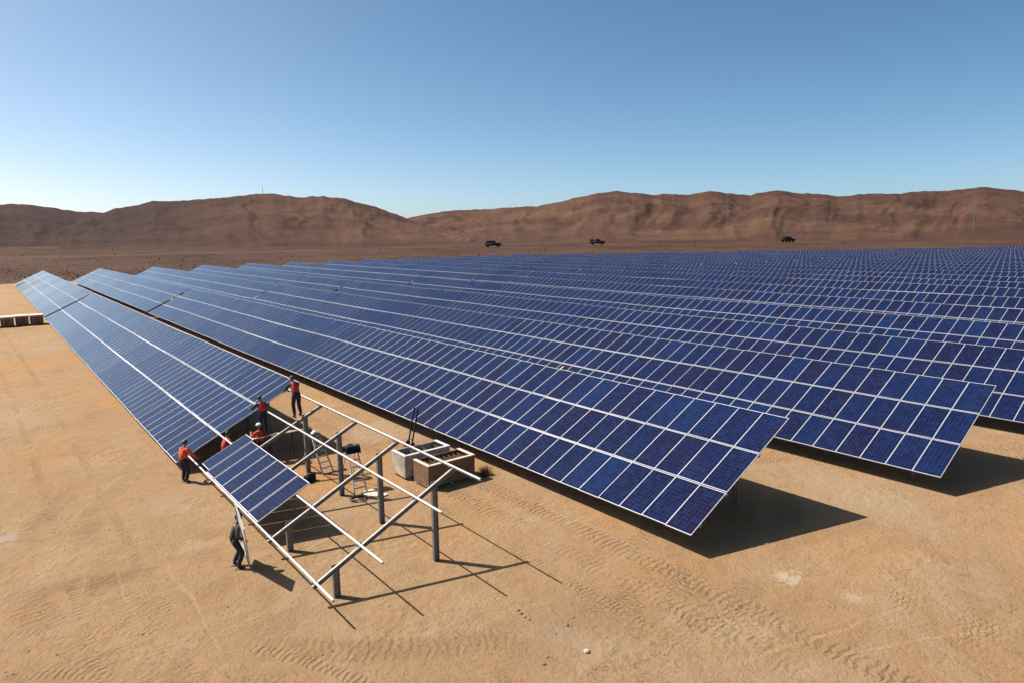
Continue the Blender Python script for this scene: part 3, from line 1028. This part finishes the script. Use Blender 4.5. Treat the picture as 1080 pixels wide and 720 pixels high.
    if hat:
        hb = bmesh.new()
        ball(hb, head + hv * 0.055, (0.105, 0.128, 0.100), 0, 3, hr)
        cut = head + hv * 0.045
        bmesh.ops.bisect_plane(hb, geom=hb.verts[:] + hb.edges[:] + hb.faces[:], plane_co=cut, plane_no=hv, clear_inner=True)
        ball(hb, head + hv * 0.050 + hf * 0.05, (0.10, 0.125, 0.010), 0, 3, hr)
        obj('hard_hat', hb, hat, t, True)
    else:
        hb = bmesh.new()
        ball(hb, head + hv * 0.028 - hf * 0.012, (0.084, 0.098, 0.108), 0, 3, hr)
        bmesh.ops.bisect_plane(hb, geom=hb.verts[:] + hb.edges[:] + hb.faces[:], plane_co=head + hv * 0.035 + hf * 0.02, plane_no=(hv + hf * -0.9).normalized(), clear_inner=True)
        obj('hair', hb, M_HAIR, t, True)
    return t


E90 = math.pi / 2
# standing in the gap at the low edge, facing the rack
p1 = G(195.5, 508)
person('person in bright orange vest standing on open sand at the low edge of the panels', (p1.x, p1.y, 0), R(62), 0.95, 0.16,
       [(-0.20, 0.42, 0.98), (0.22, 0.40, 0.95)], [(-0.13, 0.02, 0), (0.13, -0.05, 0)], head_pitch=0.30, top=M_ORANGE, vest=M_ORANGE, legs=M_NAVY, hat=None)
# holding the loose panel
p2 = G(249, 598)
person('person in dark grey clothes holding a loose panel on edge beside the rack', (p2.x, p2.y, 0), R(100), 0.90, 0.24,
       [(-0.16, 0.24, 1.20), (0.24, 0.26, 0.92)], [(-0.15, -0.04, 0), (0.13, 0.04, 0)], head_pitch=0.15, top=M_OLIVE, legs=M_NAVY, hat=None)
# on the plank at the end of the finished table
PL_Z = 1.25
p3 = Vector((YA + 3.62, 30.05, PL_Z))
person('person in red vest on the trestle plank, leaning over the end of the finished table', p3, R(-14), 0.95, 0.36,
       [(-0.25, 0.60, 1.12), (0.24, 0.54, 1.10)], [(-0.12, -0.06, 0), (0.12, 0.02, 0)], head_pitch=0.1, top=M_NAVY, vest=M_RED, legs=M_NAVY, hat=None)
# high on a rafter
_, rz_ = on((10.09 - YA) / ct, 0.0, HA)
p4 = Vector((9.96, 27.25, rz_ - 0.06))
person('person standing on a rafter at the high edge, leaning towards the finished panels', p4, R(-4), 0.96, 0.45,
       [(-0.20, 0.62, 1.02), (0.22, 0.55, 0.90)], [(-0.10, 0.02, 0.0), (0.13, -0.03, 0.04)], head_pitch=0.2, top=M_NAVY, vest=M_RED, legs=M_NAVY, hat=None)
p5 = Vector((YA + 3.40, 29.95, 0))
person('person in red vest and white helmet standing in shade below the plank', p5, R(-20), 0.95, 0.12,
       [(-0.2, 0.35, 1.30), (0.25, 0.30, 1.25)], [(-0.12, 0, 0), (0.12, 0.05, 0)], head_pitch=0.05, top=M_RED, vest=M_RED, legs=M_NAVY, hat=M_HATW)
p6 = Vector((YA + 1.85, 30.15, 0))
person('person in dark red crouching in shade under the edge of the finished table', p6, R(75), 0.84, 0.30,
       [(-0.2, 0.42, 1.0), (0.25, 0.38, 1.0)], [(-0.14, 0.05, 0), (0.14, -0.10, 0)], head_pitch=0.1, top=M_RED, vest=M_RED, legs=M_NAVY, hat=None)

# the loose panel he holds: standing on its long edge, nearly edge-on
q0 = G(264.4, 597.5, 0.03)
lp = thing('loose_panel', 'loose panel with tan back, tipped on one corner by the person in dark grey', 'solar panel', (q0.x, q0.y, 0.03), 0)
pa = link('panel', ME_PANEL, lp)
th, ld, lg = R(32), 0.12, R(8)
d_h = Vector((math.sin(ld), math.cos(ld), 0))                              # along the panel, away from the viewer's side
out = Vector((d_h.y, -d_h.x, 0))
n_g = out * math.cos(lg) + Vector((0, 0, 1)) * math.sin(lg)                # the glass faces the rack
u_p = Vector((0, 0, 1)) * math.cos(lg) - out * math.sin(lg)
e_s = d_h * math.cos(th) + u_p * math.sin(th)                              # short edge
e_l = u_p * math.cos(th) - d_h * math.sin(th)                              # long edge
m3 = Matrix((e_l, n_g.cross(e_l), n_g)).transposed()
pa.rotation_euler = m3.to_euler()
pa.location = e_l * (M_L / 2) + e_s * (M_W / 2)
link('panel_frame', ME_FRAME, pa)

# ------------------------------------------------------------------ site clutter
# plank on trestles
def trestle(loc, label):
    t = thing('trestle', label, 'trestle', loc, 0, 'trestles under the plank')
    bm = bmesh.new(); prism(bm, c_prof(0.06, 0.08, 0.012), (-0.45, 0, PL_Z - 0.09), (0.45, 0, PL_Z - 0.09), (0, 0, 1)); obj('crossbar', bm, M_RUST, t)
    for sx in (-1, 1):
        for sy in (-1, 1):
            bm = bmesh.new(); tube(bm, (sx * 0.40, sy * 0.02, PL_Z - 0.14), (sx * 0.46, sy * 0.30, 0), 0.022); obj('leg', bm, M_RUST, t)


pk = G(303, 455.5, PL_Z)
tb_ = thing('plank', 'tan timber plank laid over trestles at the end of the finished table', 'plank', (YA + 4.0, 29.85, PL_Z - 0.04), 0)
bm = bmesh.new(); box(bm, (0.35, 0, 0), (2.7, 0.30, 0.045), bevel=0.006); obj('board', bm, M_WOOD, tb_)
trestle((YA + 3.4, 29.85, 0), 'rusty trestle under the lower end of the plank')
trestle((YA + 5.2, 29.85, 0), 'rusty trestle under the upper end of the plank')


def step_ladder(base_px, top_px, hgt, label, group='aluminium stepladders under the rack'):
    b = G(*base_px); tp = G(*top_px, hgt)
    d = Vector((tp.x - b.x, tp.y - b.y, 0))
    f = d.normalized(); s = Vector((-f.y, f.x, 0))
    t = thing('stepladder', label, 'stepladder', (b.x, b.y, 0), 0, group)
    run = min(d.length, 0.9)
    for k in (-1, 1):
        bm = bmesh.new(); prism(bm, [(-.018, -.04), (.018, -.04), (.018, .04), (-.018, .04)], s * 0.26 * k, s * 0.18 * k + f * run + Vector((0, 0, hgt)), f); obj('rail', bm, M_GALV, t)
        bm = bmesh.new(); tube(bm, s * 0.26 * k + f * (run * 2.0), s * 0.17 * k + f * (run + 0.1) + Vector((0, 0, hgt - 0.03)), 0.018); obj('rear_leg', bm, M_GALV, t)
    for i in range(1, 7):
        u = i / 7
        c = f * run * u + Vector((0, 0, hgt * u))
        bm = bmesh.new(); w = 0.26 - 0.08 * u
        prism(bm, [(-.055, -.012), (.055, -.012), (.055, .012), (-.055, .012)], c - s * w, c + s * w, (0, 0, 1)); obj('tread', bm, M_GALV, t)
    bm = bmesh.new(); c = f * (run + 0.05) + Vector((0, 0, hgt + 0.02))
    prism(bm, [(-.12, -.02), (.12, -.02), (.12, .02), (-.12, .02)], c - s * 0.22, c + s * 0.22, (0, 0, 1)); obj('top_cap', bm, M_RUST, t)
    return b + f * (run + 0.05) + Vector((0, 0, hgt + 0.04)), f, s


topA, fA, sA = step_ladder((381, 521), (366, 466), 1.75, 'aluminium stepladder with a dark jacket over its top, between the two nearer rear posts')
topB, fB, sB = step_ladder((346, 498), (328, 456), 1.55, 'aluminium stepladder with a white helmet on top, beside the farthest rear post')
# jacket over ladder A
bm = bmesh.new()
nx, ny = 9, 12
gr = []
for i in range(nx):
    row = []
    for j in range(ny):
        u, v = (i / (nx - 1) - 0.5), (j / (ny - 1) - 0.5)
        drop = max(0, abs(v) * 1.0 - 0.16)
        p = sA * (u * 0.62) + fA * (math.copysign(min(abs(v), 0.16 + drop * 0.25), v) * 1.0) + Vector((0, 0, 0.02 - drop * 0.85 - 0.10 * abs(u) + 0.02 * math.sin(9 * u + 5 * v)))
        row.append(bm.verts.new(topA + p))
    gr.append(row)
for i in range(nx - 1):
    for j in range(ny - 1): bm.faces.new((gr[i][j], gr[i + 1][j], gr[i + 1][j + 1], gr[i][j + 1]))
bmesh.ops.solidify(bm, geom=bm.faces[:], thickness=0.02)
tag(obj('jacket', bm, M_NAVY, smooth=True), 'dark jacket draped over the top of a stepladder under the rack', 'jacket')
# helmet on ladder B
bm = bmesh.new()
ball(bm, topB + Vector((0, 0, 0.01)), (0.115, 0.14, 0.13), 0, 3)
bmesh.ops.bisect_plane(bm, geom=bm.verts[:] + bm.edges[:] + bm.faces[:], plane_co=topB + Vector((0, 0, 0.012)), plane_no=(0, 0, 1), clear_inner=True)
ball(bm, topB + Vector((0, 0.03, 0.015)), (0.14, 0.18, 0.008), 0, 3)
tag(obj('hard_hat', bm, M_HATW, smooth=True), 'white hard hat resting on top of a stepladder', 'hard hat')
# tool bag at the foot of the far post, flat offcut sheet by the stepladder
g = G(327, 507)
tbag = thing('tool_bag', 'dark tool bag on the sand at the foot of the farthest rear post', 'bag', (g.x, g.y, 0), 0.4)
bm = bmesh.new(); box(bm, (0, 0, 0.15), (0.5, 0.28, 0.30), bevel=0.06); obj('bag_body', bm, M_BLACKP, tbag, True)
bm = bmesh.new()
for k in range(8):
    a0, a1 = math.pi * k / 8, math.pi * (k + 1) / 8
    tube(bm, (0.15 * math.cos(a0), 0, 0.28 + 0.14 * math.sin(a0)), (0.15 * math.cos(a1), 0, 0.28 + 0.14 * math.sin(a1)), 0.014)
obj('handle', bm, M_DARK, tbag)
g = G(395, 521)
bm = bmesh.new(); box(bm, (0, 0, 0.03), (0.55, 1.0, 0.05), Matrix.Rotation(0.25, 3, 'Z'), bevel=0.008)
o = obj('cardboard_sheet', bm, M_RIM); o.location = (g.x, g.y, 0.0)
tag(o, 'flat pale cardboard sheet on the sand behind the second rear post', 'cardboard')
g = G(378, 526)
cb = thing('shadow_coil', 'dark coil put in for the shadow of the stepladder, beside the pale cardboard sheet', 'shadow shape', (g.x, g.y, 0))  # dark shape added where only the stepladder's shadow falls
bm = bmesh.new()
pts = []
for i in range(90):
    a = i * 0.33
    rr = 0.30 + 0.05 * math.sin(i * 1.7)
    pts.append(Vector((rr * math.cos(a), rr * 0.9 * math.sin(a), 0.03 + 0.06 * (i % 19) / 19)))
for a, b in zip(pts, pts[1:]): tube(bm, a, b, 0.02, 6)
obj('coil', bm, M_DARK, cb)


# the two open panel boxes on pallets
def open_box(x0, y0, lx, ly, hgt, wall, rim, label, fill):
    t = thing('panel_crate', label, 'crate', (x0, y0, 0), 0)
    bm = bmesh.new()
    for k in (0.1, 0.5, 0.9): box(bm, (lx * k, ly / 2, 0.045), (0.09, ly, 0.09))
    for k in range(7): box(bm, (lx / 2, ly * (k + 0.5) / 7, 0.102), (lx, ly / 7 - 0.05, 0.022))
    obj('pallet', bm, M_WOOD, t)
    z0, tk = 0.118, 0.035
    for nm, c, s in (('side_wall', (tk / 2, ly / 2), (tk, ly)), ('side_wall', (lx - tk / 2, ly / 2), (tk, ly)), ('end_wall', (lx / 2, tk / 2), (lx - 2 * tk, tk)), ('end_wall', (lx / 2, ly - tk / 2), (lx - 2 * tk, tk))):
        bm = bmesh.new(); box(bm, (c[0], c[1], (z0 + hgt) / 2), (s[0], s[1], hgt - z0), bevel=0.004); obj(nm, bm, wall, t)
    bm = bmesh.new(); w = 0.12; zr = hgt + 0.022
    for c, s in (((w / 2, ly / 2), (w, ly)), ((lx - w / 2, ly / 2), (w, ly)), ((lx / 2, w / 2), (lx - 2 * w, w))):
        box(bm, (c[0] - 0.0, c[1], zr), (s[0] + 0.03, s[1] + 0.03, 0.04), bevel=0.006)
    obj('rim', bm, rim, t)
    for k in range(fill):
        bm = bmesh.new()
        box(bm, (0.2 + k * (lx - 0.4) / max(1, fill - 1), ly / 2, z0 + 0.40 * hgt), (0.04, ly - 0.15, hgt * 0.75))
        obj('packed_sheet', bm, M_RUST, t)
    return t


open_box(13.18, 22.02, 2.28, 1.15, 0.98, M_CARD, M_RIM, 'open brown cardboard crate with a pale rim on a pallet, nearer of the two', 9)
open_box(13.02, 23.62, 2.25, 1.10, 1.02, M_BEIGE, M_WHITEB, 'open white crate behind the brown one at the low edge of the solar table', 4)

# narrow dark hand trolley leaning behind the white crate
tr = thing('hand_trolley', 'narrow dark two-rail trolley leaning by the table edge behind the white crate', 'trolley', (15.55, 27.6, 0), 0)
for k in (-1, 1):
    bm = bmesh.new(); tube(bm, (0.0, 0.17 * k, 0.12), (0.62, 0.17 * k + 0.35, 1.72), 0.042); obj('rail', bm, M_BLACKP, tr)
    bm = bmesh.new(); tube(bm, (0.0, 0.20 * k, 0.12), (0.0, 0.26 * k, 0.12), 0.12, 14); obj('wheel', bm, M_DARK, tr)
for u in (0.12, 0.35, 0.6, 0.97):
    bm = bmesh.new(); c = Vector((0.62 * u, 0.35 * u, 0.12 + 1.6 * u)); tube(bm, c + Vector((0, -.17, 0)), c + Vector((0, .17, 0)), 0.016); obj('crossbar', bm, M_BLACKP, tr)
bm = bmesh.new(); box(bm, (-0.14, 0, 0.02), (0.26, 0.40, 0.012)); obj('toe_plate', bm, M_BLACKP, tr)

# dry bush by the crates
g = G(512, 500)
rb = random.Random(8)
bt = thing('dry_bush', 'small brown dry bush on the sand right of the open crates', 'bush', (g.x, g.y, 0))
bm = bmesh.new()
for k in range(240):
    a, el_, ln = rb.uniform(0, 6.28), rb.uniform(0.1, 1.5), rb.uniform(0.15, 0.48)
    d = Vector((math.cos(a) * math.cos(el_), math.sin(a) * math.cos(el_), math.sin(el_)))
    b0 = Vector((rb.gauss(0, .07), rb.gauss(0, .07), 0))
    tube(bm, b0, b0 + d * ln, 0.008, 3, 0, 0.003)
    for q in range(3):
        c = b0 + d * ln * rb.uniform(.5, 1); s = rb.uniform(0.015, 0.04)
        v = [bm.verts.new(c + Vector((rb.uniform(-s, s), rb.uniform(-s, s), rb.uniform(-s, s)))) for _ in range(3)]
        bm.faces.new(v)
obj('twigs', bm, simple('dry_twigs', (0.13, 0.065, 0.035), 0.9, 0, 0.3, 9), bt)

# thin yellowish strip lying on the glass of the table behind the rack
xs, zs = on(4.55, 0.012, H0)
gq = (YC + xs - 0.0)
bm = bmesh.new(); box(bm, (0, 0, 0.012), (1.5, 0.10, 0.02), ROT); o = obj('thin_strip', bm, M_YELL)
xs, zs = on(1.0, 0.012, H0); o.location = (YC + xs, 31.6, zs)
tag(o, 'short yellowish strip lying across dark panels', 'strip')

# tan panel crates on pallets at the far left
def pallet_crate(x, y, label, seed, first=None):
    t = thing('packed_crate', label, 'crate', (x, y, 0), 0, 'tan crates lined up by the far left table')
    if first is None:
        bm = bmesh.new(); box(bm, (0.62, 0.95, 0.62), (1.24, 1.9, 0.96), bevel=0.01); a = obj('carton', bm, M_CARD, t)
        bm = bmesh.new(); box(bm, (0.62, 0.95, 1.12), (1.42, 2.10, 0.20), bevel=0.05); b = obj('lid', bm, M_RIM, t)
        bm = bmesh.new()
        for k in (0.1, 0.5, 0.9): box(bm, (1.24 * k, 0.95, 0.05), (0.09, 1.9, 0.10))
        box(bm, (0.62, 0.95, 0.125), (1.24, 1.9, 0.03)); c = obj('pallet', bm, M_WOOD, t)
        bm = bmesh.new()
        for k in (0.22, 0.78): box(bm, (1.24 * k, -0.003, 0.62), (0.03, 0.012, 0.94))
        d = obj('strap', bm, M_WHITEB, t)
        return t, (a, b, c, d)
    for ch in first:
        k = ch.copy(); COL.objects.link(k); k.parent = t
    return t, first


_, fst = pallet_crate(4.25, 98.6, 'tan crate touching the edge of the far left table, rightmost of its line', 1)
for i, lab in enumerate(('tan crate second from the table edge in the line at far left', 'tan crate third from the table edge in the line at far left', 'tan crate fourth from the table edge, cut off by the left border')):
    pallet_crate(4.25 - 1.45 * (i + 1), 98.6 + (0.25, -0.1, 0.15)[i], lab, i, fst)

# stones on the sand
def stone_mesh(seed, m):
    rs = random.Random(seed)
    bm = bmesh.new(); bmesh.ops.create_icosphere(bm, subdivisions=2, radius=1.0)
    sx, sy, sz = rs.uniform(.8, 1.25), rs.uniform(.7, 1.1), rs.uniform(.5, .75)
    for v in bm.verts:
        k = 1 + 0.28 * fbm(v.co.x * 1.3 + seed, v.co.y * 1.3, v.co.z * 1.3, 3)
        v.co = Vector((v.co.x * sx * k, v.co.y * sy * k, v.co.z * sz * k + 0.32 * sz))
    return mesh_of('stone', bm, m)


smesh = [stone_mesh(i, M_STONE) for i in range(5)]
g = G(619, 687); o = link('stone', stone_mesh(21, M_PALE)); o.location = (g.x, g.y, 0); o.scale = (0.10, 0.085, 0.085)
tag(o, 'largest pale stone on the sand at the bottom of the picture', 'stone', 'stones on the sand')
rs = random.Random(77)
SP = [(546, 643, .05), (549.5, 646.5, .045), (553, 650, .05), (558, 653, .04), (598, 659, .055), (604, 651, .035), (573, 700, .045), (577, 692, .04), (586, 668, .03), (628, 660, .03), (560, 634, .03), (640, 672, .025),
      (700, 690, .03), (744, 652, .025), (880, 640, .03), (480, 672, .03), (340, 690, .03), (150, 668, .035), (60, 690, .03), (410, 640, .025), (822, 660, .03), (960, 600, .03), (1020, 640, .03), (240, 640, .03)]
for i, (px_, py_, s) in enumerate(SP):
    g = G(px_, py_)
    o = link('stone', smesh[i % 5]); o.location = (g.x, g.y, 0); o.scale = (s * 1.15,) * 3; o.rotation_euler = (0, 0, rs.uniform(0, 6))
    tag(o, 'small brown stone lying loose on the open sand', 'stone', 'small stones on the sand')
# gravel: nobody could count it
bm = bmesh.new()
for i in range(2600):
    px_, py_ = rs.uniform(-60, 1140), 480 + 260 * rs.random() ** 0.8
    g = G(px_, py_); s = rs.uniform(0.008, 0.024) * (1.5 if rs.random() < .05 else 1)
    if YA - .2 < g.x < 23 and g.y > 27: continue
    vs = [bm.verts.new((g.x + v.x * s * rs.uniform(.7, 1.2), g.y + v.y * s * rs.uniform(.7, 1.2), (v.z * .5 + .3) * s)) for v in ico_v]
    for f in ico_f: bm.faces.new([vs[k] for k in f])
tag(obj('gravel', bm, M_STONE), 'fine loose gravel strewn over the sand in the foreground', 'gravel', kind='stuff')


# ------------------------------------------------------------------ far away: trucks, posts, masts
def vehicle(px, py, px_len, yaw, label, kind):
    p = on_ground(px, py)
    ln = px_len * math.hypot(p.x, p.y) / F_PX
    t = thing('off_road_vehicle', label, 'vehicle', p, yaw, 'dark vehicles parked on the plain')
    w = ln * 0.38

    def shell(prof, half, half_top, bev):
        bm = bmesh.new()
        zs = [q[1] for q in prof]; z0, z1 = min(zs), max(zs)
        rings = []
        for sd in (-1, 1):
            rings.append([bm.verts.new((q[0] * ln, sd * (half + (half_top - half) * (q[1] - z0) / (z1 - z0)), q[1] * ln)) for q in prof])
        n = len(prof)
        for i in range(n): bm.faces.new((rings[0][i], rings[0][(i + 1) % n], rings[1][(i + 1) % n], rings[1][i]))
        bm.faces.new(rings[0]); bm.faces.new(rings[1][::-1])
        bmesh.ops.bevel(bm, geom=bm.edges[:], offset=bev * ln, segments=2, affect='EDGES')
        return bm
    obj('body', shell([(-.49, .10), (.49, .10), (.50, .17), (.47, .235), (.20, .26), (-.48, .26), (-.50, .18)], w / 2, w / 2 * .96, .018), M_BLACKP, t, True)
    top = {'wagon': [(.20, .25), (.10, .385), (-.38, .39), (-.47, .25)], 'pickup': [(.22, .25), (.12, .385), (-.10, .39), (-.16, .25)]}[kind]
    obj('cabin', shell(top, w / 2 * .96, w / 2 * .80, .02), M_BLACKP, t, True)
    for sd in (-1, 1):
        x0, x1 = top[1][0] - .02, top[2][0] + .03
        bm = bmesh.new(); box(bm, ((x0 + x1) / 2 * ln, sd * w / 2 * .885, .325 * ln), ((x0 - x1) * ln, .02 * ln, .07 * ln), Matrix.Rotation(sd * 0.28, 3, 'X')); obj('window', bm, M_TRIM, t)
        for x in (.30, -.30):
            bm = bmesh.new(); tube(bm, (x * ln, sd * w * .36, .085 * ln), (x * ln, sd * w * .51, .085 * ln), .085 * ln, 16); wh = obj('wheel', bm, M_DARK, t)
            bm = bmesh.new(); tube(bm, (x * ln, sd * w * .50, .085 * ln), (x * ln, sd * w * .515, .085 * ln), .045 * ln, 12); obj('hub', bm, M_RUST, wh)
    if kind == 'pickup':
        bm = bmesh.new()
        for k_ in (-.22, -.34, -.46): tube(bm, (k_ * ln, -w * .46, .26 * ln), (k_ * ln, -w * .46, .36 * ln), .012 * ln); tube(bm, (k_ * ln, w * .46, .26 * ln), (k_ * ln, w * .46, .36 * ln), .012 * ln)
        box(bm, (-.34 * ln, 0, .30 * ln), (.27 * ln, w * .85, .11 * ln), bevel=.02 * ln)
        obj('load', bm, M_BLACKP, t)
    return t


def side_yaw(px):
    g = ray(px, 258); return -math.atan2(g.x, g.y)


vehicle(520, 261.0, 17.5, side_yaw(520), 'dark wagon seen from the side, leftmost of the three vehicles on the plain', 'wagon')
vehicle(630, 258.6, 16.0, side_yaw(630), 'dark loaded pickup, middle one of the three vehicles on the plain', 'pickup')
vehicle(831, 255.8, 14.0, side_yaw(831) + 0.8, 'dark wagon seen at an angle, rightmost of the three vehicles on the plain', 'wagon')

# fence posts beyond the field
fp = None
for i, (px_, py_) in enumerate([(696, 262), (703, 259.5), (733, 262), (757, 262.5), (862, 258.5), (890, 259.5), (927, 257.5), (652, 264), (401, 267), (575, 265)]):
    p = on_ground(px_, py_)
    if fp is None:
        bm = bmesh.new(); tube(bm, (0, 0, -0.3), (0, 0, 2.4), 0.16, 8); box(bm, (0, 0, 2.42), (0.4, 0.4, 0.08)); fp = mesh_of('marker_post', bm, M_RUST)
    o = link('marker_post', fp); o.location = p
    tag(o, 'thin dark marker post on the plain just beyond the farthest panels', 'post', 'marker posts beyond the panels')


def mast(px, py_base, height, dist, label, w0):
    g = ray(px, py_base); h = math.hypot(g.x, g.y)
    x, y = g.x / h * dist, g.y / h * dist
    t = thing('lattice_mast', label, 'mast', (x, y, CAM_H + g.z / h * dist - 2), 0, 'thin lattice masts')
    bm = bmesh.new()
    n = 9
    cs = [(-1, -1), (1, -1), (1, 1), (-1, 1)]
    for sx, sy in cs: tube(bm, (sx * w0, sy * w0, 0), (sx * w0 * .15, sy * w0 * .15, height), 0.055, 5)
    for i in range(n):
        z0, z1 = height * i / n, height * (i + 1) / n
        k0, k1 = w0 * (1 - .85 * i / n), w0 * (1 - .85 * (i + 1) / n)
        for (ax, ay), (bx_, by_) in zip(cs, cs[1:] + cs[:1]):
            tube(bm, (ax * k0, ay * k0, z0), (bx_ * k1, by_ * k1, z1), 0.03, 4)
    obj('tower', bm, M_STEEL, t)
    for z, l in ((0.80, 3.2), (0.93, 2.4)):
        bm = bmesh.new(); tube(bm, (-l, 0, height * z), (l, 0, height * z), 0.07, 5); obj('crossarm', bm, M_STEEL, t)


mast(766, 250, 36, 560, 'thin pale lattice mast in front of the middle hills', 1.3)
mast(1024, 246, 34, 600, 'thin pale lattice mast in front of the right hills', 1.3)
g = ray(277, 203.0); h = math.hypot(g.x, g.y)
ant = thing('radio_mast', 'tiny radio mast on the top of the left hill', 'mast', (g.x / h * 1050, g.y / h * 1050, CAM_H + g.z / h * 1050 - 2))
bm = bmesh.new(); tube(bm, (0, 0, -4), (0, 0, 8.5), 0.35, 6, 0, 0.18); obj('pole', bm, M_STEEL, ant)
bm = bmesh.new(); box(bm, (0, 0, 7.0), (1.6, 0.5, 0.5)); obj('antenna', bm, M_STEEL, ant)
